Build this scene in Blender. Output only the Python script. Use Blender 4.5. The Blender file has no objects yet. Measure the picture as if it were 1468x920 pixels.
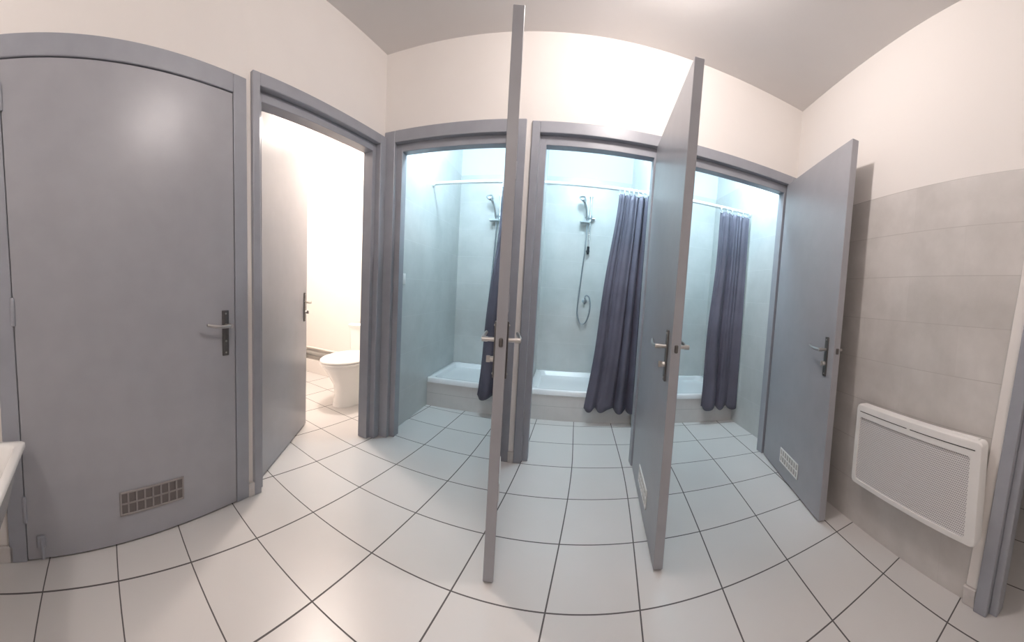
import bpy, bmesh, math, random
from mathutils import Vector, Matrix
random.seed(4)
S = bpy.context.scene
COL = S.collection
PI = math.pi

# ------------------------------------------------------------------ render look
S.render.engine = 'CYCLES'
vs = S.view_settings
vs.view_transform = 'Standard'
try: vs.look = 'None'
except Exception: pass
vs.exposure = .60
vs.gamma = 1.0
vs.use_curve_mapping = False
S.cycles.max_bounces = 10
S.cycles.diffuse_bounces = 6
S.cycles.use_denoising = True

# ------------------------------------------------------------------ materials
def new_mat(name):
    m = bpy.data.materials.new(name); m.use_nodes = True
    nt = m.node_tree
    b = nt.nodes['Principled BSDF']
    return m, nt, b

def N(nt, t, **kw):
    n = nt.nodes.new(t)
    for k, v in kw.items(): setattr(n, k, v)
    return n

def mth(nt, op, a, b=None, c=None):
    n = N(nt, 'ShaderNodeMath', operation=op)
    for i, v in enumerate((a, b, c)):
        if v is None: continue
        if isinstance(v, (int, float)): n.inputs[i].default_value = v
        else: nt.links.new(v, n.inputs[i])
    return n.outputs[0]

def mixc(nt, fac, a, b):
    n = N(nt, 'ShaderNodeMix', data_type='RGBA')
    if isinstance(fac, (int, float)): n.inputs[0].default_value = fac
    else: nt.links.new(fac, n.inputs[0])
    for i, v in ((6, a), (7, b)):
        if isinstance(v, tuple): n.inputs[i].default_value = (*v, 1)
        else: nt.links.new(v, n.inputs[i])
    return n.outputs[2]

def noise(nt, vec, scale, detail=3, rough=.5, lo=.35, hi=.65):
    n = N(nt, 'ShaderNodeTexNoise'); n.inputs['Scale'].default_value = scale
    n.inputs['Detail'].default_value = detail; n.inputs['Roughness'].default_value = rough
    nt.links.new(vec, n.inputs['Vector'])
    r = N(nt, 'ShaderNodeMapRange'); r.inputs[1].default_value = lo; r.inputs[2].default_value = hi
    nt.links.new(n.outputs['Fac'], r.inputs[0])
    return r.outputs[0]

def simple(name, col, rough=.5, metal=0., var=.06, scale=6., bump=0., bscale=200., coat=0.):
    m, nt, b = new_mat(name)
    tc = N(nt, 'ShaderNodeTexCoord')
    f = noise(nt, tc.outputs['Object'], scale)
    c2 = tuple(max(0, x * (1 - var)) for x in col)
    nt.links.new(mixc(nt, f, col, c2), b.inputs['Base Color'])
    b.inputs['Roughness'].default_value = rough
    b.inputs['Metallic'].default_value = metal
    if coat:
        b.inputs['Coat Weight'].default_value = coat; b.inputs['Coat Roughness'].default_value = .08
    if bump:
        n = N(nt, 'ShaderNodeTexNoise'); n.inputs['Scale'].default_value = bscale
        nt.links.new(tc.outputs['Object'], n.inputs['Vector'])
        bp = N(nt, 'ShaderNodeBump'); bp.inputs['Strength'].default_value = bump; bp.inputs['Distance'].default_value = .002
        nt.links.new(n.outputs['Fac'], bp.inputs['Height']); nt.links.new(bp.outputs[0], b.inputs['Normal'])
    return m

WHITE = (.80, .765, .735)
M = {}
M['plaster'] = simple('white_plaster', WHITE, .85, var=.03, scale=2.5, bump=.08, bscale=90)
M['ceiling'] = simple('ceiling_paint', (.74, .715, .70), .9, var=.03, scale=2)
M['paint'] = simple('grey_door_paint', (.355, .358, .385), .33, var=.05, scale=9, bump=.06, bscale=160)
M['frame_paint'] = simple('grey_frame_paint', (.325, .337, .375), .36, var=.06, scale=12)
M['steel'] = simple('brushed_steel', (.50, .48, .46), .32, 1., var=.08, scale=30)
M['darksteel'] = simple('dull_steel_plate', (.17, .16, .155), .38, .85, var=.1, scale=30)
M['chrome'] = simple('chrome', (.62, .66, .70), .16, 1., var=.05)
M['chromehose'] = simple('chromed_hose', (.40, .45, .50), .3, .9, var=.1, scale=60)
M['ceramic'] = simple('white_ceramic', (.86, .85, .83), .12, var=.01, coat=.4)
M['acrylic'] = simple('white_tray_glaze', (.84, .86, .88), .14, var=.01, coat=.4)
M['plastic'] = simple('white_plastic', (.80, .79, .77), .35, var=.02)
M['grilleplastic'] = simple('beige_grille_plastic', (.30, .275, .265), .5, var=.1)
M['black'] = simple('black_plastic', (.02, .025, .035), .4)
M['pipe_grey'] = simple('grey_painted_pipe', (.30, .29, .27), .5, var=.1)
M['pipe_white'] = simple('white_painted_pipe', (.78, .74, .68), .45, var=.05)
M['rod'] = simple('white_enamel_rod', (.85, .88, .88), .25, var=.02)
M['curtain'] = simple('slate_curtain_cloth', (.108, .100, .138), .5, var=.25, scale=3.5, bump=.05, bscale=400)
M['clear'] = simple('frosted_clear_plastic', (.70, .76, .79), .2, var=.05)
M['skirt'] = simple('skirting_tile', (.60, .57, .55), .35, var=.12, scale=20)
M['grilleback'] = simple('pale_grille_back', (.46, .45, .43), .5)
M['brownback'] = simple('brownish_grille_back', (.15, .13, .125), .6)
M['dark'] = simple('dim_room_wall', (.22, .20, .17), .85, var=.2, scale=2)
M['dark_hole'] = simple('dark_slot', (.03, .03, .03), .7)
M['brown'] = simple('brown_wood', (.12, .07, .04), .5, var=.3, scale=4)
M['towel'] = simple('green_cloth', (.10, .16, .05), .8, var=.3, scale=9)

def tiled(name, ztop, row, col_len, base, lite, above, rough=.34, line=.004, linecol=(.55, .56, .55), zoff=0., lfac=.8):
    """large stone-look wall tiles up to ztop, painted plaster above"""
    m, nt, b = new_mat(name)
    tc = N(nt, 'ShaderNodeTexCoord'); sp = N(nt, 'ShaderNodeSeparateXYZ')
    nt.links.new(tc.outputs['Object'], sp.inputs[0])
    x, y, z = sp.outputs
    along = mth(nt, 'ADD', x, y)
    rz = mth(nt, 'DIVIDE', mth(nt, 'SUBTRACT', ztop + zoff, z), row)
    fl = mth(nt, 'FLOOR', rz); fr = mth(nt, 'FRACT', rz)
    ax = mth(nt, 'ADD', mth(nt, 'DIVIDE', along, col_len), mth(nt, 'MULTIPLY', mth(nt, 'MODULO', fl, 2.), .5))
    fx = mth(nt, 'FRACT', ax); cell = mth(nt, 'FLOOR', ax)
    lz = mth(nt, 'LESS_THAN', fr, line / row)
    lx = mth(nt, 'LESS_THAN', fx, line * .6 / col_len)
    ln = mth(nt, 'MULTIPLY', mth(nt, 'MAXIMUM', lz, mth(nt, 'MULTIPLY', lx, .35)), lfac)
    n1 = noise(nt, tc.outputs['Object'], 3.2, 5, .55, .38, .62)
    n2 = noise(nt, tc.outputs['Object'], 14, 4, .6, .3, .7)
    wn = N(nt, 'ShaderNodeTexWhiteNoise', noise_dimensions='2D')
    cmb = N(nt, 'ShaderNodeCombineXYZ'); nt.links.new(fl, cmb.inputs[0]); nt.links.new(cell, cmb.inputs[1])
    nt.links.new(cmb.outputs[0], wn.inputs['Vector'])
    f = mth(nt, 'ADD', mth(nt, 'ADD', mth(nt, 'MULTIPLY', n1, .55), mth(nt, 'MULTIPLY', n2, .2)), mth(nt, 'MULTIPLY', wn.outputs['Value'], .25))
    tile = mixc(nt, f, lite, base)
    tile = mixc(nt, ln, tile, linecol)
    up = mth(nt, 'GREATER_THAN', z, ztop)
    nt.links.new(mixc(nt, up, tile, above), b.inputs['Base Color'])
    nt.links.new(mth(nt, 'ADD', mth(nt, 'MULTIPLY', up, .5), rough), b.inputs['Roughness'])
    return m

M['tile_room'] = tiled('stone_look_wall_tile', 1.775, .222, .62, (.51, .485, .46), (.67, .64, .615), WHITE, line=.003, linecol=(.45, .42, .40), rough=.5)
M['tile_stall'] = tiled('shower_wall_tile', 2.33, .295, .6, (.50, .52, .515), (.60, .615, .61), (.66, .68, .69), line=.003, linecol=(.70, .72, .72), zoff=.01, rough=.3, lfac=.5)
M['tile_plinth'] = tiled('tray_plinth_tile', 1.0, .125, .6, (.56, .54, .53), (.64, .62, .61), WHITE, line=.003, linecol=(.36, .36, .35))

# floor: white tiles, grout lines read from the tile coordinates stored on the mesh
def floor_mat():
    m, nt, b = new_mat('white_floor_tile')
    uv = N(nt, 'ShaderNodeUVMap', uv_map='tiles'); sp = N(nt, 'ShaderNodeSeparateXYZ')
    nt.links.new(uv.outputs[0], sp.inputs[0])
    w = .0088
    def line(v):
        fr = mth(nt, 'FRACT', mth(nt, 'ADD', v, .5))
        return mth(nt, 'LESS_THAN', mth(nt, 'ABSOLUTE', mth(nt, 'SUBTRACT', fr, .5)), w)
    ln = mth(nt, 'MAXIMUM', line(sp.outputs[0]), line(sp.outputs[1]))
    tc = N(nt, 'ShaderNodeTexCoord')
    n1 = noise(nt, tc.outputs['Object'], 2.2, 4)
    wn = N(nt, 'ShaderNodeTexWhiteNoise', noise_dimensions='2D')
    cmb = N(nt, 'ShaderNodeCombineXYZ')
    nt.links.new(mth(nt, 'FLOOR', sp.outputs[0]), cmb.inputs[0]); nt.links.new(mth(nt, 'FLOOR', sp.outputs[1]), cmb.inputs[1])
    nt.links.new(cmb.outputs[0], wn.inputs['Vector'])
    f = mth(nt, 'ADD', mth(nt, 'MULTIPLY', n1, .5), mth(nt, 'MULTIPLY', wn.outputs['Value'], .5))
    tile = mixc(nt, f, (.655, .635, .62), (.605, .585, .57))
    nt.links.new(mixc(nt, ln, tile, (.10, .092, .092)), b.inputs['Base Color'])
    nt.links.new(mth(nt, 'ADD', mth(nt, 'MULTIPLY', ln, .5), .3), b.inputs['Roughness'])
    return m
M['floor'] = floor_mat()

def grille_mat():
    """pale sheet metal with fine round perforations"""
    m, nt, b = new_mat('perforated_heater_sheet')
    tc = N(nt, 'ShaderNodeTexCoord'); sp = N(nt, 'ShaderNodeSeparateXYZ')
    nt.links.new(tc.outputs['Object'], sp.inputs[0])
    p = .0085
    gz = mth(nt, 'DIVIDE', sp.outputs[2], p)
    gx = mth(nt, 'ADD', mth(nt, 'DIVIDE', sp.outputs[0], p), mth(nt, 'MULTIPLY', mth(nt, 'MODULO', mth(nt, 'FLOOR', gz), 2.), .5))
    dx = mth(nt, 'SUBTRACT', mth(nt, 'FRACT', gx), .5); dz = mth(nt, 'SUBTRACT', mth(nt, 'FRACT', gz), .5)
    d = mth(nt, 'SQRT', mth(nt, 'ADD', mth(nt, 'MULTIPLY', dx, dx), mth(nt, 'MULTIPLY', dz, dz)))
    hole = mth(nt, 'LESS_THAN', d, .33)
    nt.links.new(mixc(nt, hole, (.74, .72, .71), (.30, .29, .29)), b.inputs['Base Color'])
    b.inputs['Roughness'].default_value = .45
    return m
M['grille'] = grille_mat()

# ------------------------------------------------------------------ mesh helpers
def box(bm, x0, x1, y0, y1, z0, z1, bev=0., seg=2):
    vs_ = [bm.verts.new((x, y, z)) for x in (x0, x1) for y in (y0, y1) for z in (z0, z1)]
    f = [(0, 1, 3, 2), (4, 6, 7, 5), (0, 4, 5, 1), (2, 3, 7, 6), (0, 2, 6, 4), (1, 5, 7, 3)]
    fs = [bm.faces.new([vs_[i] for i in q]) for q in f]
    if bev:
        es = list({e for k in fs for e in k.edges})
        bmesh.ops.bevel(bm, geom=es, offset=bev, segments=seg, affect='EDGES', profile=.5)

def tube(bm, pts, r, seg=12, cap=True):
    pts = [Vector(p) for p in pts]; n = len(pts)
    rs = r if isinstance(r, (list, tuple)) else [r] * n
    rings = []; up = None
    for i, p in enumerate(pts):
        t = (pts[min(i + 1, n - 1)] - pts[max(i - 1, 0)]).normalized()
        if up is None:
            up = Vector((0, 0, 1)) if abs(t.z) < .9 else Vector((1, 0, 0))
        a = t.cross(up)
        if a.length < 1e-5: a = t.cross(Vector((0, 1, 0)))
        a.normalize(); b = a.cross(t).normalized(); up = b
        rings.append([bm.verts.new(p + (a * math.cos(2 * PI * k / seg) + b * math.sin(2 * PI * k / seg)) * rs[i]) for k in range(seg)])
    for i in range(n - 1):
        for k in range(seg):
            bm.faces.new((rings[i][k], rings[i][(k + 1) % seg], rings[i + 1][(k + 1) % seg], rings[i + 1][k]))
    if cap:
        bm.faces.new(list(reversed(rings[0]))); bm.faces.new(rings[-1])

def smooth_path(pts, n=8):
    pts = [Vector(p) for p in pts]; out = []
    for i in range(len(pts) - 1):
        p0 = pts[max(i - 1, 0)]; p1 = pts[i]; p2 = pts[i + 1]; p3 = pts[min(i + 2, len(pts) - 1)]
        for k in range(n):
            t = k / n
            out.append(.5 * ((2 * p1) + (p2 - p0) * t + (2 * p0 - 5 * p1 + 4 * p2 - p3) * t * t + (3 * p1 - p0 - 3 * p2 + p3) * t ** 3))
    out.append(pts[-1]); return out

def lathe(bm, prof, c=(0, 0, 0), axis='z', seg=24):
    """prof = [(r, h)]"""
    rings = []
    for r, h in prof:
        ring = []
        for k in range(seg):
            a = 2 * PI * k / seg; u, v = r * math.cos(a), r * math.sin(a)
            p = {'z': (u, v, h), 'y': (u, h, -v), 'x': (h, u, v)}[axis]
            ring.append(bm.verts.new((c[0] + p[0], c[1] + p[1], c[2] + p[2])))
        rings.append(ring)
    for i in range(len(rings) - 1):
        for k in range(seg):
            bm.faces.new((rings[i][k], rings[i][(k + 1) % seg], rings[i + 1][(k + 1) % seg], rings[i + 1][k]))
    if prof[0][0] > 1e-4: bm.faces.new(list(reversed(rings[0])))
    if prof[-1][0] > 1e-4: bm.faces.new(rings[-1])

def loft(bm, rings, cap0=True, cap1=True):
    R = [[bm.verts.new(p) for p in r] for r in rings]; n = len(R[0])
    for i in range(len(R) - 1):
        for k in range(n):
            bm.faces.new((R[i][k], R[i][(k + 1) % n], R[i + 1][(k + 1) % n], R[i + 1][k]))
    if cap0: bm.faces.new(list(reversed(R[0])))
    if cap1: bm.faces.new(R[-1])

def rrect(x0, x1, y0, y1, r, z, n=6):
    """rounded rectangle ring at height z"""
    out = []
    for cx, cy, a0 in ((x1 - r, y1 - r, 0), (x0 + r, y1 - r, PI / 2), (x0 + r, y0 + r, PI), (x1 - r, y0 + r, 1.5 * PI)):
        for k in range(n + 1):
            a = a0 + PI / 2 * k / n
            out.append((cx + r * math.cos(a), cy + r * math.sin(a), z))
    return out

def obj(name, bm, mat, parent=None, smooth=False, angle=40):
    bmesh.ops.recalc_face_normals(bm, faces=bm.faces)
    me = bpy.data.meshes.new(name); bm.to_mesh(me); bm.free()
    if smooth:
        for p in me.polygons: p.use_smooth = True
        try: me.set_sharp_from_angle(angle=math.radians(angle))
        except Exception: pass
    me.materials.append(mat)
    o = bpy.data.objects.new(name, me); COL.objects.link(o)
    if parent is not None: o.parent = parent
    return o

def tag(o, label, cat, group=None, kind=None):
    o['label'] = label; o['category'] = cat
    if group: o['group'] = group
    if kind: o['kind'] = kind
    return o

def empty(name, label, cat, loc, rz=0., group=None, kind=None):
    o = bpy.data.objects.new(name, None); COL.objects.link(o)
    o.empty_display_size = .1
    o.location = loc; o.rotation_euler = (0, 0, rz)
    return tag(o, label, cat, group, kind)

class Frame:
    """a wall's own axes: s along the wall, off away from the room, z up"""
    def __init__(self, o, a):
        self.o = Vector((o[0], o[1], 0)); self.a = Vector((a[0], a[1], 0)).normalized()
        self.n = Vector((-self.a.y, self.a.x, 0)); self.rz = math.atan2(self.a.y, self.a.x)
    def p(self, s, off=0., z=0.): return self.o + self.a * s + self.n * off + Vector((0, 0, z))
    def put(self, o, s=0., off=0., z=0.):
        o.location = self.p(s, off, z); o.rotation_euler = (0, 0, self.rz); return o
FL = Frame((0, 0), (.03438, .99941))
_a = Vector((-.068, .9977, 0)).normalized(); _o = FL.p(.12) - _a * .12
FD = Frame((_o.x, _o.y), (_a.x, _a.y))      # the stretch of left wall with the closed door, turned a little towards the room
FB = Frame((0, 1.21078), (.99674, .08073))
FR = Frame((2.89199, 1.44384), (-.06139, -.99811))
H = 2.65

# ------------------------------------------------------------------ floor and ceiling
CO = [[3.7245, 1.9719], [2.9796, -0.2496], [-0.1624, 2.9158], [0.0777, -0.1659], [0.0637, -0.0817], [0.052, -0.0805], [-0.0338, 0.0539], [-0.0726, 0.0452], [0.0139, 0.044], [0.0708, 0.0188]]
def _poly(X, Y):
    F = (1, X, Y, X * X, X * Y, Y * Y, X ** 3, X * X * Y, X * Y * Y, Y ** 3)
    return sum(f * c[0] for f, c in zip(F, CO)), sum(f * c[1] for f, c in zip(F, CO))
def tile_uv(x, y):
    cx = min(max(x, -.15), 2.85); cy = min(max(y, -1.0), 1.5)
    X, Y = cx - 1.3, cy - .6
    u, v = _poly(X, Y); e = .01
    ux, vx = _poly(X + e, Y); uy, vy = _poly(X, Y + e)
    dx, dy = (x - cx) / e, (y - cy) / e
    return u + (ux - u) * dx + (uy - u) * dy, v + (vx - v) * dx + (vy - v) * dy

bm = bmesh.new(); uvl = bm.loops.layers.uv.new('tiles')
nx, ny = 96, 100; x0, x1, y0, y1 = -2.6, 4.9, -2.75, 3.35
g = [[bm.verts.new((x0 + (x1 - x0) * i / nx, y0 + (y1 - y0) * j / ny, 0)) for j in range(ny + 1)] for i in range(nx + 1)]
for i in range(nx):
    for j in range(ny):
        f = bm.faces.new((g[i][j], g[i + 1][j], g[i + 1][j + 1], g[i][j + 1]))
        for l in f.loops: l[uvl].uv = tile_uv(l.vert.co.x, l.vert.co.y)
o = obj('floor', bm, M['floor']); tag(o, 'white ceramic floor tiles with dark grout lines', 'floor', kind='structure')
bm = bmesh.new(); box(bm, x0, x1, y0, y1, H, H + .1)
o = obj('ceiling', bm, M['ceiling']); tag(o, 'plain pale grey ceiling over the whole washroom', 'ceiling', kind='structure')

def wall(name, frame, boxes, mat, label, kind='structure', cat='wall'):
    bm = bmesh.new()
    for b in boxes: box(bm, *b)
    o = obj(name, bm, mat); frame.put(o)
    return tag(o, label, cat, kind=kind)

T = .085   # partition thickness
# left wall with two door openings, carried on as the side wall of the toilet room
wall('wall_left', FL, [(.115, .16, 0, T, 0, H), (.16, 1.16, 0, T, 2.06, H), (1.16, 1.30, 0, T, 0, H)],
     M['plaster'], 'white plaster wall around the toilet doorway')
wall('wall_entry', FD, [(-2.9, -1.02, 0, T, 0, H), (-1.02, .05, 0, T, 2.005, H), (.05, .125, 0, T, 0, H)],
     M['plaster'], 'white plaster wall holding the closed door')
wall('wall_back', FB, [(.0, .09, 0, T, 0, H), (.09, .965, 0, T, 2.09, H), (.965, 1.07, 0, T, 0, H), (1.07, 1.88, 0, T, 2.09, H),
                       (1.88, 2.0, 0, T, 0, H), (2.0, 2.87, 0, T, 2.09, H), (2.87, 2.98, 0, T, 0, H)],
     M['plaster'], 'white plaster wall holding the three shower doorways')
LEAN = .11   # the right doorway stands out of plumb
def lean(bm, s_from=1.6):
    for v in bm.verts:
        if v.co.x > s_from: v.co.x += LEAN * v.co.z
bm = bmesh.new()
for b in [(-.02, 1.69, 0, .12, 0, H), (1.69, 2.75, 0, .12, 2.1, H), (2.75, 4.3, 0, .12, 0, H)]: box(bm, *b)
lean(bm)
o = obj('wall_right', bm, M['tile_room']); FR.put(o)
tag(o, 'right wall with grey stone-look tiles below and white paint above', 'wall', kind='structure')
bm = bmesh.new(); box(bm, -.35, 3.4, -2.75, -2.62, 0, H)
tag(obj('wall_front', bm, M['plaster']), 'white plaster wall facing the shower doorways', 'wall', kind='structure')

# shower cubicles behind the back wall
RW = 1.60
SX = [(.105, 1.0), (1.045, 1.955), (2.0, 2.955)]
wall('wall_showers_rear', FB, [(-.1, 3.1, RW, RW + .08, 0, H)], M['tile_stall'], 'tiled rear wall shared by the three shower cubicles')
wall('wall_shower_side', FB, [(-.06, SX[0][0], T, RW, 0, H)], M['tile_stall'], 'tiled left side wall of the first shower cubicle')
wall('wall_shower_partition', FB, [(SX[0][1], SX[1][0], T, RW, 0, H)], M['tile_stall'], 'tiled partition between first and second shower cubicles')
wall('wall_shower_divider', FB, [(SX[1][1], SX[2][0], T, RW, 0, H)], M['tile_stall'], 'tiled partition between second and third shower cubicles')
wall('wall_shower_end', FB, [(SX[2][1], SX[2][1] + .09, T, RW, 0, H)], M['tile_stall'], 'tiled right side wall of the third shower cubicle')
# toilet room
TW = 2.16; TF = 1.86
wall('wall_toilet_rear', FL, [(TW, TW + .1, T, TF + .1, 0, H)], M['plaster'], 'white wall behind the toilet cistern')
wall('wall_toilet_side', FL, [(-.2, TW, TF, TF + .1, 0, H)], M['plaster'], 'white far side wall of the toilet room')
wall('wall_toilet_front', FL, [(.02, .12, T, TF, 0, H)], M['plaster'], 'white wall behind the open toilet door')
# corridor beyond the right doorway
wall('wall_corridor_far', FR, [(1.3, 3.6, 1.35, 1.45, 0, H), (1.2, 1.3, .12, 1.45, 0, H), (3.6, 3.7, .12, 1.45, 0, H)], M['dark'], 'dim wall of the room beyond the right doorway')

# ------------------------------------------------------------------ door frames
def door_frame(name, frame, o0, r0, i0, i1, r1, o1, zt_o, zt_r, zt_i, label, depth=.10, face=-.014, rebate=.026):
    bm = bmesh.new()
    box(bm, o0, r0, face, depth, 0, zt_o, .003, 1)
    box(bm, r1, o1, face, depth, 0, zt_o, .003, 1)
    box(bm, r0, r1, face, depth, zt_r, zt_o, .003, 1)
    box(bm, r0 - .002, i0, rebate, depth - .002, 0, zt_r, .002, 1)
    box(bm, i1, r1 + .002, rebate, depth - .002, 0, zt_r, .002, 1)
    box(bm, i0 - .002, i1 + .002, rebate, depth - .002, zt_i, zt_r + .002, .002, 1)
    o = obj(name, bm, M['frame_paint']); frame.put(o)
    return tag(o, label, 'door frame', kind='structure')
door_frame('trim_1', FD, -1.05, -.978, -.94, -.01, .027, .103, 2.055, 1.972, 1.945, 'grey metal frame around the closed door')
door_frame('trim_2', FL, .137, .18, .215, 1.105, 1.14, 1.205, 2.105, 2.045, 1.995, 'grey metal frame around the toilet doorway', face=-.02, rebate=.02)
door_frame('trim_3', FB, .045, .125, .165, .905, .95, 1.0, 2.14, 2.062, 2.01, 'grey metal frame of the shower doorway nearest the toilet')
door_frame('trim_4', FB, 1.035, 1.085, 1.125, 1.805, 1.85, 1.92, 2.13, 2.062, 2.005, 'grey metal frame of the middle shower doorway')
door_frame('trim_5', FB, 1.962, 2.01, 2.05, 2.815, 2.855, 2.898, 2.13, 2.062, 2.005, 'grey metal frame of the shower doorway beside the tiled wall')
# right doorway: white plaster reveal strip, grey frame with stepped profile
bm = bmesh.new(); box(bm, 1.69, 1.747, -.012, .12, .07, 2.2, .003, 1); lean(bm)
o = obj('trim_6', bm, M['plaster']); FR.put(o); tag(o, 'white plaster strip between wall tiles and the right door frame', 'trim', kind='structure')
bm = bmesh.new()
box(bm, 1.747, 1.805, -.03, .05, 0, 2.2, .003, 1); box(bm, 1.805, 1.84, -.005, .05, 0, 2.16, .003, 1)
box(bm, 2.66, 2.70, -.005, .05, 0, 2.16, .003, 1); box(bm, 2.70, 2.76, -.03, .05, 0, 2.2, .003, 1)
box(bm, 1.805, 2.70, -.03, .05, 2.1, 2.2, .003, 1); lean(bm)
o = obj('trim_7', bm, M['frame_paint']); FR.put(o); tag(o, 'grey metal door frame beside the wall heater', 'door frame', kind='structure')

# skirting pieces between the frames
def skirt(name, frame, s0, s1, label, h=.07, d=.014):
    bm = bmesh.new(); box(bm, s0, s1, -d, 0, 0, h, .003, 1)
    o = obj(name, bm, M['skirt']); frame.put(o); tag(o, label, 'skirting', kind='structure')
skirt('baseboard_left', FL, .102, .138, 'short skirting tile between closed door and toilet doorway', d=.02)
skirt('baseboard_back', FB, .999, 1.036, 'short skirting tile between first and second shower doorways', d=.02)
skirt('baseboard_middle', FB, 1.919, 1.963, 'short skirting tile between second and third shower doorways', d=.02)
skirt('baseboard_corner', FD, -2.8, -1.034, 'skirting tiles along the wall under the washbasin')
skirt('baseboard_right', FR, 1.69, 1.748, 'short skirting tile under the white plaster strip', h=.07, d=.02)

# ------------------------------------------------------------------ doors
def rounded_lever(bm, y0, ydir, x, z, dx, L=.125):
    """lever: short neck out of the plate, then a curved grip along dx"""
    e = ydir
    tube(bm, [(x, y0, z), (x, y0 + e * .030, z)], .0085, 14)
    pts = smooth_path([(x - dx * .004, y0 + e * .038, z), (x + dx * .02, y0 + e * .044, z), (x + dx * .07, y0 + e * .046, z + .002), (x + dx * L, y0 + e * .038, z + .012)], 6)
    n = len(pts)
    tube(bm, pts, [.0095 - .003 * i / (n - 1) for i in range(n)], 12)
    tube(bm, [(x, y0 + e * .026, z), (x, y0 + e * .048, z)], .0105, 14)

def add_handle(door, x, z, y, ydir, dx, thumb=True):
    bm = bmesh.new()
    box(bm, x - .018, x + .018, min(y, y + ydir * .007), max(y, y + ydir * .007), z - .115, z + .10, .003, 2)
    h = obj('door_handle', bm, M['darksteel'], door, True)
    h['label'] = 'dull steel backplate with a brushed lever'
    bm = bmesh.new(); rounded_lever(bm, y + ydir * .006, ydir, x, z + .03, dx)
    obj('lever', bm, M['steel'], h, True)
    bm = bmesh.new()
    for zz in (z + .085, z - .10):
        lathe(bm, [(.0001, ydir * .0105), (.004, ydir * .0095), (.005, ydir * .006)], (x, y, zz), 'y', 10)
    obj('plate_screw', bm, M['steel'], h, True)
    bm = bmesh.new()
    if thumb:
        lathe(bm, [(.011, ydir * .004), (.011, ydir * .016), (.009, ydir * .02), (.0001, ydir * .021)], (x, y, z - .045), 'y', 16)
        box(bm, x - .003, x + .003, min(y + ydir * .018, y + ydir * .034), max(y + ydir * .018, y + ydir * .034), z - .058, z - .032, .0015, 1)
        obj('thumb_turn', bm, M['steel'], h, True)
    else:
        lathe(bm, [(.0055, ydir * .004), (.0055, ydir * .009), (.0001, ydir * .009)], (x, y, z - .045), 'y', 12)
        obj('keyhole', bm, M['steel'], h, True)
    return h

def add_grille(door, x0, x1, z0, z1, y, ydir, mat, cols, rows, hole):
    e0, e1 = sorted((y + ydir * .0005, y + ydir * .006))
    bm = bmesh.new(); fw = .009
    box(bm, x0, x1, e0, e1, z0, z0 + fw, .0015, 1); box(bm, x0, x1, e0, e1, z1 - fw, z1, .0015, 1)
    box(bm, x0, x0 + fw, e0, e1, z0, z1, .0015, 1); box(bm, x1 - fw, x1, e0, e1, z0, z1, .0015, 1)
    for k in range(1, cols):
        xx = x0 + (x1 - x0) * k / cols; box(bm, xx - .0035, xx + .0035, e0, e1, z0 + fw, z1 - fw)
    for k in range(1, rows):
        zz = z0 + (z1 - z0) * k / rows; box(bm, x0 + fw, x1 - fw, e0, e1, zz - .003, zz + .003)
    gq = obj('vent_grille', bm, mat, door)
    bm = bmesh.new(); q0, q1 = sorted((y + ydir * .0003, y + ydir * .0015)); box(bm, x0 + .004, x1 - .004, q0, q1, z0 + .004, z1 - .004)
    bmb = obj('grille_backing', bm, hole, gq)
    return gq

def door(name, L, hgt, th, label, loc, rz, hinge_side=0):
    """leaf from the hinge (x=0) to its free edge (x=L); y runs from 0 to th"""
    bm = bmesh.new(); y0, y1 = sorted((0, th))
    box(bm, .0, L, y0, y1, .008, hgt, .002, 1)
    o = obj(name, bm, M['paint'])
    o.location = loc; o.rotation_euler = (0, 0, rz)
    tag(o, label, 'door', kind='structure')
    bm = bmesh.new()
    for zz in (.22, 1.02, 1.83):
        tube(bm, [(-.003, 0, zz - .05), (-.003, 0, zz + .05)], .010, 12)
        lathe(bm, [(.010, .05), (.008, .058), (.0001, .060)], (-.003, 0, zz), 'z', 12)
    obj('hinge', bm, M['frame_paint'], o, True)
    bm = bmesh.new(); box(bm, L - .002, L + .010, y0 + .013, y1 - .013, .900, .932, .003, 1)
    obj('latch', bm, M['darksteel'], o)
    return o
def rel(frame, h, t):
    a = frame.p(*h); b = frame.p(*t); d = b - a
    return a, math.atan2(d.y, d.x), d.length

# closed door on the left wall; its hinge is at the far left
a = FD.p(-.975, -.012)
d1 = door('door_1', .998, 1.966, .04, 'closed grey door with a brownish vent grille, beside the washbasin', a, FD.rz)
add_handle(d1, .998 - .058, .878, 0, -1, -1, thumb=False)
add_grille(d1, .395, .70, .13, .236, 0, -1, M['grilleplastic'], 8, 2, M['brownback'])
bm = bmesh.new(); box(bm, .04, .075, -.012, 0, .06, .11, .003, 1); tube(bm, [(.058, -.006, .105), (.062, -.03, .03)], .006, 8)
ds = obj('door_stop', bm, M['frame_paint'], d1, True)
# toilet door, swung into the toilet room
a = FL.p(.183, .095); ang = math.radians(31)
d2 = door('door_2', .90, 2.035, -.04, 'grey door standing open into the bright toilet room', a, FL.rz + ang)
add_handle(d2, .84, .935, -.04, -1, -1); add_handle(d2, .84, .935, 0, 1, -1, thumb=False)
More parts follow.
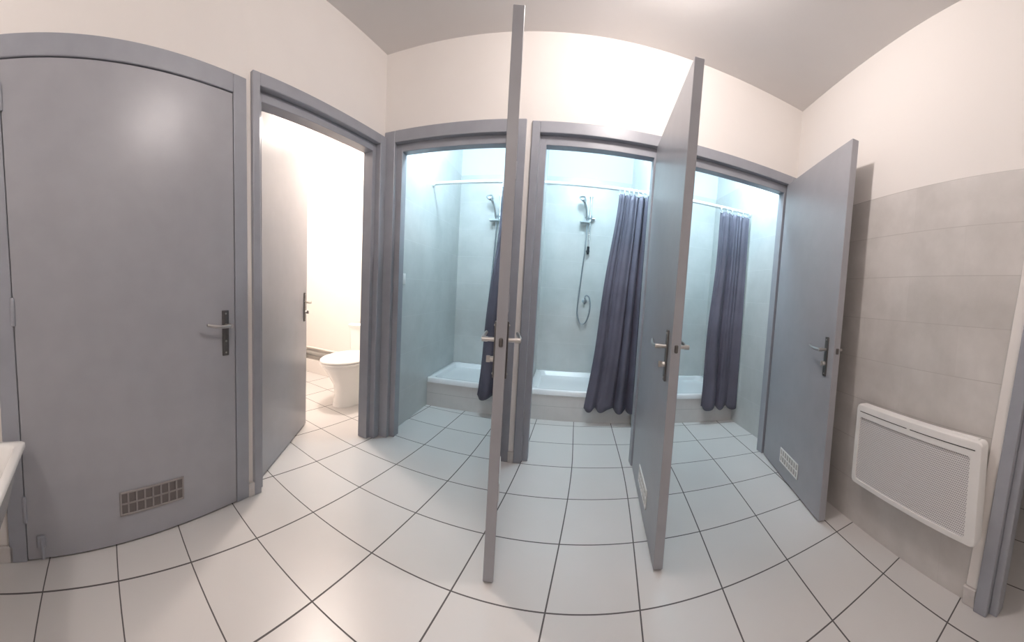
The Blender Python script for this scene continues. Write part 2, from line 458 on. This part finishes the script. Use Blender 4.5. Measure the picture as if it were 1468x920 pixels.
# three shower doors opened into the room; inner face on the left (y < 0 after turning)
def shower_door(name, hs, tip, label):
    a, rz, L = rel(FB, (hs, -.016), tip)
    d = door(name, L, 2.055, -.04, label, a, rz)
    add_handle(d, L - .075, .885, -.04, -1, -1, thumb=True)
    add_handle(d, L - .075, .885, 0, 1, -1, thumb=False)
    add_grille(d, .32, .60, .095, .19, -.04, -1, M['plastic'], 8, 2, M['grilleback'])
    add_grille(d, .32, .60, .095, .19, 0, 1, M['plastic'], 8, 2, M['grilleback'])
    return d
shower_door('door_3', .948, (1.095, -.962), 'open grey shower door seen edge-on, nearest the toilet')
shower_door('door_4', 1.848, (1.762, -.875), 'open grey shower door between the middle and right showers')
shower_door('door_5', 2.853, (2.642, -.88), 'open grey shower door standing against the tiled right wall')

# ------------------------------------------------------------------ shower trays
def tray(i, label):
    s0, s1 = SX[i]; y0, y1 = .795, RW
    t = empty('shower_tray', label, 'shower tray', FB.p((s0 + s1) / 2, y0), FB.rz, group='shower trays in the cubicles')
    w = (s1 - s0) / 2 - .002; D = y1 - y0 - .002; zt = .268
    bm = bmesh.new()
    def rr(m, z, r): return rrect(-w + m, w - m, m * .9, D - m * .9, r, z)
    loft(bm, [rr(.0, zt - .045, .012), rr(0, zt - .006, .012), rr(.006, zt, .012), rr(.05, zt, .05), rr(.058, zt - .006, .055), rr(.085, zt - .085, .07), rr(.10, zt - .098, .08), rr(.2, zt - .105, .08)], True, True)
    obj('basin', bm, M['acrylic'], t, True, 50)
    bm = bmesh.new(); box(bm, -w, w, .008, .045, 0, zt - .046); obj('plinth', bm, M['tile_plinth'], t)
    bm = bmesh.new(); lathe(bm, [(.045, zt - .105), (.045, zt - .100), (.036, zt - .097), (.0001, zt - .096)], (.12 if i == 1 else 0, D * .5, 0), 'z', 24)
    obj('drain_cover', bm, M['chrome'], t, True)
    return t
tray(0, 'white shower tray in the cubicle nearest the toilet')
tray(1, 'white shower tray in the middle cubicle, wide view of its basin beside the curtain')
tray(2, 'white shower tray in the cubicle beside the tiled right wall')

# ------------------------------------------------------------------ curtain rods, curtains
def rod(i, label, z=2.005):
    s0, s1 = SX[i]
    r = empty('shower_curtain_rod', label, 'curtain rod', FB.p(s0, .765, z), FB.rz, group='white shower curtain rods')
    bm = bmesh.new(); tube(bm, [(.001, 0, 0), (s1 - s0 - .001, 0, 0)], .0145, 16); obj('rod', bm, M['rod'], r, True)
    for x, e in ((0, 1), (s1 - s0, -1)):
        bm = bmesh.new(); lathe(bm, [(.030, e * .001), (.030, e * .006), (.018, e * .02), (.0126, e * .022)], (x, 0, 0), 'x', 20); obj('wall_flange', bm, M['rod'], r, True)
rod(0, 'white curtain rod in the cubicle nearest the toilet')
rod(1, 'white curtain rod in the middle cubicle')
rod(2, 'white curtain rod in the cubicle beside the tiled right wall')

def curtain(i, top, bot, folds, label, ph, zb=.15, zt=1.965, wav=.023, rings=6, z_hem=.02):
    c = empty('shower_curtain', label, 'shower curtain', FB.p(0, .728, 0), FB.rz, group='dark slate shower curtains')
    nu, nv = 110, 40; bm = bmesh.new(); G = []
    for a in range(nu + 1):
        u = a / nu; col = []
        for b in range(nv + 1):
            v = b / nv                       # 0 top .. 1 bottom
            e = v ** 1.15
            s = (top[0] + (top[1] - top[0]) * u) * (1 - e) + (bot[0] + (bot[1] - bot[0]) * u) * e
            uu = u + (.05 * math.sin(4.3 * u + ph) + .035 * math.sin(9.7 * u + 2.1 * ph)) + .03 * math.sin(3.1 * v + 5 * u + ph) * v
            amp = wav * (.55 + .55 * v) * (.75 + .45 * math.sin(6.1 * u + 1.3 * ph))
            y = amp * math.sin(2 * PI * folds * uu + ph) + .30 * amp * math.sin(2 * PI * folds * 1.73 * uu + 1.7 * ph + 1.4 * v) + .18 * wav * math.sin(2 * PI * folds * 3.1 * uu + 2 * v) * (1 - .6 * v)
            s += .55 * amp * math.cos(2 * PI * folds * uu + ph) * (1 - abs(2 * u - 1) ** 4)
            s += .012 * math.sin(2.2 * PI * v + ph) * v * (1 - v) * 4 * (1 - u)
            zz = zt + (zb - zt) * v
            zz += (.012 * abs(math.sin(PI * (rings - 1) * u)) * -1) * (1 - v) ** 6
            zz += z_hem * v ** 8 * math.sin(2 * PI * folds * uu + ph + .8)
            y += -.015 * v
            col.append(bm.verts.new((s, y, zz)))
        G.append(col)
    for a in range(nu):
        for b in range(nv):
            bm.faces.new((G[a][b], G[a + 1][b], G[a + 1][b + 1], G[a][b + 1]))
    cl = obj('curtain_cloth', bm, M['curtain'], c, True, 180)
    md = cl.modifiers.new('thickness', 'SOLIDIFY'); md.thickness = .0016; md.offset = 0
    for k in range(rings):
        u = .02 + .96 * k / (rings - 1)
        s = top[0] + (top[1] - top[0]) * u
        amp = wav * .55 * (.8 + .3 * math.sin(7 * u + ph))
        y = amp * math.sin(2 * PI * folds * u + ph)
        bm = bmesh.new(); pts = []
        for q in range(25):
            an = 2 * PI * q / 24
            pts.append((s + .004 * math.sin(an), .03 + (y - .03) * (.5 - .5 * math.cos(an)) + .018 * math.sin(an), 1.985 + .034 * math.cos(an)))
        tube(bm, pts, .0022, 8, False)
        rg = obj('curtain_ring', bm, M['chrome'], c, True)
        bm = bmesh.new(); lathe(bm, [(.006, -.002), (.011, -.0012), (.011, .0012), (.006, .002)], (s, y - .003, 1.953), 'y', 14); obj('eyelet', bm, M['chrome'], rg, True)
    return c
curtain(0, (.735, .99), (.605, .975), 3.2, 'slate curtain half hidden behind the edge-on shower door', .6, zb=.17)
curtain(1, (1.70, 1.945), (1.525, 1.94), 3.4, 'slate curtain gathered at the right of the middle shower', 2.1, zb=.14, rings=7)
curtain(2, (2.625, 2.92), (2.585, 2.94), 2.9, 'slate curtain in the shower beside the tiled right wall', .2, zb=.155)

# ------------------------------------------------------------------ shower sets on the rear wall
def shower_set(s, z0, k, label):
    t = empty('hand_shower_set', label, 'shower', FB.p(s, RW - .001, z0), FB.rz, group='hand shower sets on the rear wall')
    bm = bmesh.new()
    tube(bm, [(0, -.045, .50 * k), (0, -.045, 1.06 * k)], .0085, 12)
    obj('slide_bar', bm, M['chrome'], t, True)
    for zz, m in ((1.06 * k, 'rod'), (.50 * k, 'black')):
        bm = bmesh.new(); lathe(bm, [(.02, -.002), (.017, -.012), (.012, -.04), (.014, -.055), (.0001, -.06)], (0, 0, zz), 'y', 16)
        if m == 'black': tube(bm, [(0, -.045, zz - .035), (0, -.045, zz + .045)], .0135, 12)
        obj('bar_bracket', bm, M[m], t, True)
    hz = .83 * k
    bm = bmesh.new(); tube(bm, [(0, -.045, hz - .03), (0, -.045, hz + .03)], .018, 16)
    tube(bm, [(.045, -.045, hz), (-.03, -.06, hz), (-.045, -.075, hz + .005)], .013, 12)
    lathe(bm, [(.02, .02), (.02, .05), (.0001, .052)], (0, -.045, hz), 'x', 14)
    obj('slide_holder', bm, M['chrome'], t, True)
    # hand shower: handle up from the holder to a tilted head
    bm = bmesh.new()
    pts = smooth_path([(-.030, -.065, hz - .055), (-.040, -.082, hz + .02), (-.055, -.10, hz + .10), (-.082, -.12, hz + .165)], 6)
    tube(bm, pts, [.010 + .004 * i / (len(pts) - 1) for i in range(len(pts))], 14)
    hs = obj('hand_shower', bm, M['chrome'], t, True)
    bm = bmesh.new(); lathe(bm, [(.012, .03), (.03, .016), (.042, .004), (.044, -.008), (.040, -.014), (.0001, -.015)], (0, 0, 0), 'z', 28)
    bmesh.ops.rotate(bm, verts=bm.verts, cent=(0, 0, 0), matrix=Matrix.Rotation(math.radians(38), 3, 'X') @ Matrix.Rotation(math.radians(28), 3, 'Y'))
    bmesh.ops.translate(bm, verts=bm.verts, vec=(-.092, -.135, hz + .175))
    hd = obj('spray_head', bm, M['chrome'], hs, True)
    # hose: down from the handle, a loop below, back up to the outlet elbow
    bm = bmesh.new()
    tube(bm, smooth_path([(-.030, -.065, hz - .05), (-.032, -.055, .55), (-.052, -.04, .25), (-.068, -.04, -.02), (-.07, -.045, -.16), (-.03, -.05, -.262), (.03, -.05, -.235), (.062, -.05, -.10), (.05, -.05, .01), (.02, -.05, .042), (.001, -.05, .025), (0, -.05, -.0)], 8), .0072, 10)
    obj('hose', bm, M['chromehose'], t, True)
    bm = bmesh.new(); lathe(bm, [(.027, -.001), (.027, -.006), (.013, -.012), (.012, -.05), (.0001, -.062)], (0, 0, -.02), 'y', 20)
    tube(bm, [(0, -.05, -.055), (0, -.05, .012)], .011, 14)
    obj('wall_outlet', bm, M['chrome'], t, True)
    bm = bmesh.new(); loft(bm, [rrect(-.10, -.005, -.115, -.02, .02, hz - .055), rrect(-.105, -.0, -.12, -.015, .022, hz - .045), rrect(-.105, -.0, -.12, -.015, .022, hz - .04)])
    obj('soap_dish', bm, M['clear'], t, True)
    return t
shower_set(.565, 1.075, .97, 'chrome hand shower partly hidden behind the edge-on shower door')
shower_set(1.525, 1.06, 1.02, 'chrome hand shower with looped hose in the middle cubicle')

# light switch on the first cubicle's side wall
sw = empty('light_switch', 'white light switch on the first shower side wall', 'light switch', FB.p(SX[0][0], .205, 1.155), FB.rz)
bm = bmesh.new(); box(bm, 0.001, .012, -.04, .04, -.04, .04, .003, 2); obj('switch_plate', bm, M['plastic'], sw, True)
bm = bmesh.new(); box(bm, .011, .017, -.022, .022, -.026, .026, .003, 2); obj('rocker', bm, M['plastic'], sw, True)

# ------------------------------------------------------------------ toilet
def toilet():
    ang = FL.rz - PI / 2                           # cistern towards the rear wall
    t = empty('toilet', 'white close-coupled toilet with closed lid', 'toilet', FL.p(2.10, .735), 0)
    t.rotation_euler = (0, 0, FL.rz + math.radians(180 + 10)); t.scale = (1.07, 1, 1)   # local +x points to the front of the bowl
    def oval(x0, x1, w, z, n=40, p=2.3):
        cx, a = (x0 + x1) / 2, (x1 - x0) / 2; out = []
        for k in range(n):
            th = 2 * PI * k / n; c, s_ = math.cos(th), math.sin(th)
            xx = cx + a * math.copysign(abs(c) ** (2 / p), c)
            # blunter at the back, rounder at the front
            wy = w * (1.0 if c < 0 else (1 - .10 * c ** 2))
            out.append((xx, wy * math.copysign(abs(s_) ** (2 / p), s_), z))
        return out
    bm = bmesh.new()
    loft(bm, [oval(.10, .645, .128, 0), oval(.10, .645, .126, .02), oval(.11, .625, .112, .10), oval(.09, .635, .118, .19), oval(.06, .69, .148, .27), oval(.05, .74, .178, .345), oval(.04, .77, .188, .375), oval(.04, .77, .188, .39)])
    obj('bowl', bm, M['ceramic'], t, True, 60)
    bm = bmesh.new()
    loft(bm, [oval(.20, .785, .19, .392), oval(.195, .79, .197, .397), oval(.195, .79, .197, .408), oval(.2, .785, .19, .413)])
    seat = obj('seat', bm, M['plastic'], t, True, 60)
    bm = bmesh.new()
    loft(bm, [oval(.175, .785, .19, .414), oval(.17, .79, .196, .42), oval(.17, .79, .196, .43), oval(.18, .78, .186, .44), oval(.22, .74, .15, .446)])
    obj('lid', bm, M['plastic'], t, True, 60)
    bm = bmesh.new()
    loft(bm, [rrect(.005, .17, -.165, .165, .03, .39), rrect(.0, .175, -.18, .18, .035, .45), rrect(-.005, .18, -.187, .187, .035, .665)])
    cs = obj('cistern', bm, M['ceramic'], t, True, 50)
    bm = bmesh.new()
    loft(bm, [rrect(-.01, .188, -.195, .195, .035, .666), rrect(-.012, .192, -.2, .2, .038, .672), rrect(-.012, .192, -.2, .2, .038, .692), rrect(0, .178, -.185, .185, .034, .703)])
    obj('cistern_lid', bm, M['ceramic'], t, True, 50)
    bm = bmesh.new(); lathe(bm, [(.026, .703), (.026, .709), (.021, .713), (.0001, .713)], (.09, -.02, 0), 'z', 20); obj('flush_button', bm, M['chrome'], t, True)
    return t
toilet()
# thin supply hose beside the cistern
bm = bmesh.new(); c0 = FL.p(2.08, 1.07, 0)
tube(bm, smooth_path([FL.p(2.10, 1.0, .30), FL.p(2.09, 1.0, .42), FL.p(2.09, 1.02, .54)], 6), .007, 10)
tag(obj('supply_hose', bm, M['pipe_grey'], None, True), 'thin grey supply hose rising beside the toilet cistern', 'hose')
# pipes along the foot of the toilet room walls
def pipe(z, r, d, mat, label):
    bm = bmesh.new()
    e = TF - d; f = TW - d
    tube(bm, [FL.p(.15, e, z)] + [FL.p(f - .06 + .06 * math.sin(a * PI / 12), e - .06 + .06 * math.cos(a * PI / 12), z) for a in range(7)] + [FL.p(f, .2, z)], r, 12)
    tag(obj('wall_pipe', bm, mat, None, True), label, 'pipe', 'pipes along the toilet room wall')
pipe(.305, .015, .022, M['pipe_white'], 'cream painted pipe, upper one along the toilet room wall')
pipe(.238, .03, .032, M['pipe_grey'], 'thick grey pipe running below the cream pipe in the toilet room')
bm = bmesh.new(); 
o = None
box(bm, .13, TW, TF - .05, TF, 0, .165, .004, 1); box(bm, TW - .05, TW, .1, TF - .05, 0, .165, .004, 1)
o = obj('trim_8', bm, M['plaster']); FL.put(o); tag(o, 'low white boxed ledge beneath the toilet room pipes', 'trim', kind='structure')

# ------------------------------------------------------------------ wall heater
def heater():
    s0, s1, z0, z1 = 1.035, 1.765, .27, .668
    t = empty('wall_heater', 'white electric panel heater with perforated front on the tiled wall', 'heater', FR.p((s0 + s1) / 2, -.09, (z0 + z1) / 2), FR.rz)
    w, h = (s1 - s0) / 2, (z1 - z0) / 2
    def rr(m, y, r):
        return [(x, y, z) for x, z, _ in rrect(-w + m, w - m, -h + m, h - m, r, 0)]
    bm = bmesh.new()
    loft(bm, [rr(.012, .062, .02), rr(.0, .05, .022), rr(0, .008, .022), rr(.004, .001, .022), rr(.010, 0, .02)], True, False)
    # front rim with an opening for the grille
    gx0, gx1, gz0, gz1 = -w + .03, w - .05, -h + .025, h - .062
    outer = rr(.010, 0, .02)
    inner = [(x, 0, z) for x, z, _ in rrect(gx0, gx1, gz0, gz1, .016, 0)]
    innb = [(x, .01, z) for x, z, _ in rrect(gx0, gx1, gz0, gz1, .016, 0)]
    loft(bm, [outer, inner, innb], False, False)
    bmesh.ops.remove_doubles(bm, verts=bm.verts, dist=1e-5)
    obj('casing', bm, M['plastic'], t, True, 35)
    bm = bmesh.new(); box(bm, gx0 - .003, gx1 + .003, .006, .012, gz0 - .003, gz1 + .003); obj('front_grille', bm, M['grille'], t)
    bm = bmesh.new(); box(bm, -w + .03, -.02, -.0012, .003, h - .036, h - .033); box(bm, .0, w - .03, -.0012, .003, h - .036, h - .033); obj('outlet_slot', bm, M['dark_hole'], t)
    bm = bmesh.new(); box(bm, w - .17, w - .03, .02, .045, h - .002, h + .004, .002, 1); obj('control_panel', bm, M['plastic'], t)
    for xx in (-w + .14, w - .14):
        bm = bmesh.new(); box(bm, xx - .02, xx + .02, .055, .0895, -h + .05, h - .08); obj('wall_bracket', bm, M['pipe_grey'], t)
heater()

# ------------------------------------------------------------------ washbasin at the left edge
def basin():
    t = empty('washbasin', 'white washbasin beside the closed grey door', 'washbasin', FD.p(-.952, -.025, 0), FD.rz)
    zt = .525
    # local: x runs along the wall away from the door (negative), y into the room is negative
    def rr(m, z, r, dx=0., dy=0.): return [(x + .22 * y * (x + .62) / .62, y, q) for x, y, q in rrect(-.62 + m + dx, -m - dx, -.62 + m + dy, -.02 - m, r, z)]
    bm = bmesh.new()
    loft(bm, [rr(.13, zt - .24, .06), rr(.06, zt - .2, .05), rr(.02, zt - .05, .03), rr(.01, zt - .025, .025), rr(0, zt - .018, .02), rr(0, zt - .004, .02), rr(.005, zt, .02), rr(.032, zt, .03), rr(.038, zt - .006, .03), rr(.065, zt - .13, .05), rr(.10, zt - .16, .06), rr(.2, zt - .165, .05)])
    obj('bowl', bm, M['ceramic'], t, True, 50)
    bm = bmesh.new(); lathe(bm, [(.022, zt - .163), (.022, zt - .160), (.0001, zt - .159)], (-.34, -.33, 0), 'z', 20); obj('drain', bm, M['chrome'], t, True)
    bm = bmesh.new(); box(bm, -.56, -.06, -.021, .024, zt - .16, zt - .02, .004, 1); obj('wall_bracket', bm, M['plastic'], t)
basin()

# ------------------------------------------------------------------ lamps
def lamp(name, loc, col, watt, r):
    l = bpy.data.lights.new(name, 'POINT'); l.color = col; l.energy = watt; l.shadow_soft_size = r
    o = bpy.data.objects.new(name, l); COL.objects.link(o); o.location = loc
    return o
lamp('ceiling_lamp', (1.68, .52, 2.56), (1.0, .91, .875), 22, .045)
lamp('entry_fill_light', (1.25, -1.75, 2.5), (1.0, .915, .875), 18, .09)  # unseen fill light added behind the camera to soften the contrast
for i, (s0, s1) in enumerate(SX):
    lamp('shower_lamp', FB.p((s0 + s1) / 2, .40, 2.56), (.64, .87, 1.0), 28, .06)
lamp('toilet_lamp', FL.p(1.35, .70, 2.42), (1.0, .88, .79), 54, .08)
w = bpy.data.worlds.new('room_air'); S.world = w; w.use_nodes = True
w.node_tree.nodes['Background'].inputs[0].default_value = (.5, .5, .55, 1); w.node_tree.nodes['Background'].inputs[1].default_value = .0

# ------------------------------------------------------------------ camera: swept cylindrical panorama
cd = bpy.data.cameras.new('camera'); cam = bpy.data.objects.new('camera', cd); COL.objects.link(cam)
r = Vector((0.9735135963184783, 0.22155970960567248, 0.05641429661453886))
u = Vector((-0.07038650856584003, 0.05567604545637127, 0.9959648173375659))
f = Vector((-0.21752475076407743, 0.9735560965048651, -0.06979620163902775))
cam.matrix_world = Matrix(((r.x, u.x, -f.x, 1.45415702), (r.y, u.y, -f.y, -.87087239), (r.z, u.z, -f.z, 1.10219460), (0, 0, 0, 1)))
FU, FV, U0, V0 = 502.949, 504.643, 734.0008, 451.8118
cd.type = 'PANO'
cd.panorama_type = 'CENTRAL_CYLINDRICAL'
cd.central_cylindrical_radius = 1.0
cd.central_cylindrical_range_u_min = (0 - U0) / FU
cd.central_cylindrical_range_u_max = (1468 - U0) / FU
cd.central_cylindrical_range_v_min = (V0 - 920) / FV
cd.central_cylindrical_range_v_max = V0 / FV
cd.clip_start = .02
S.camera = cam
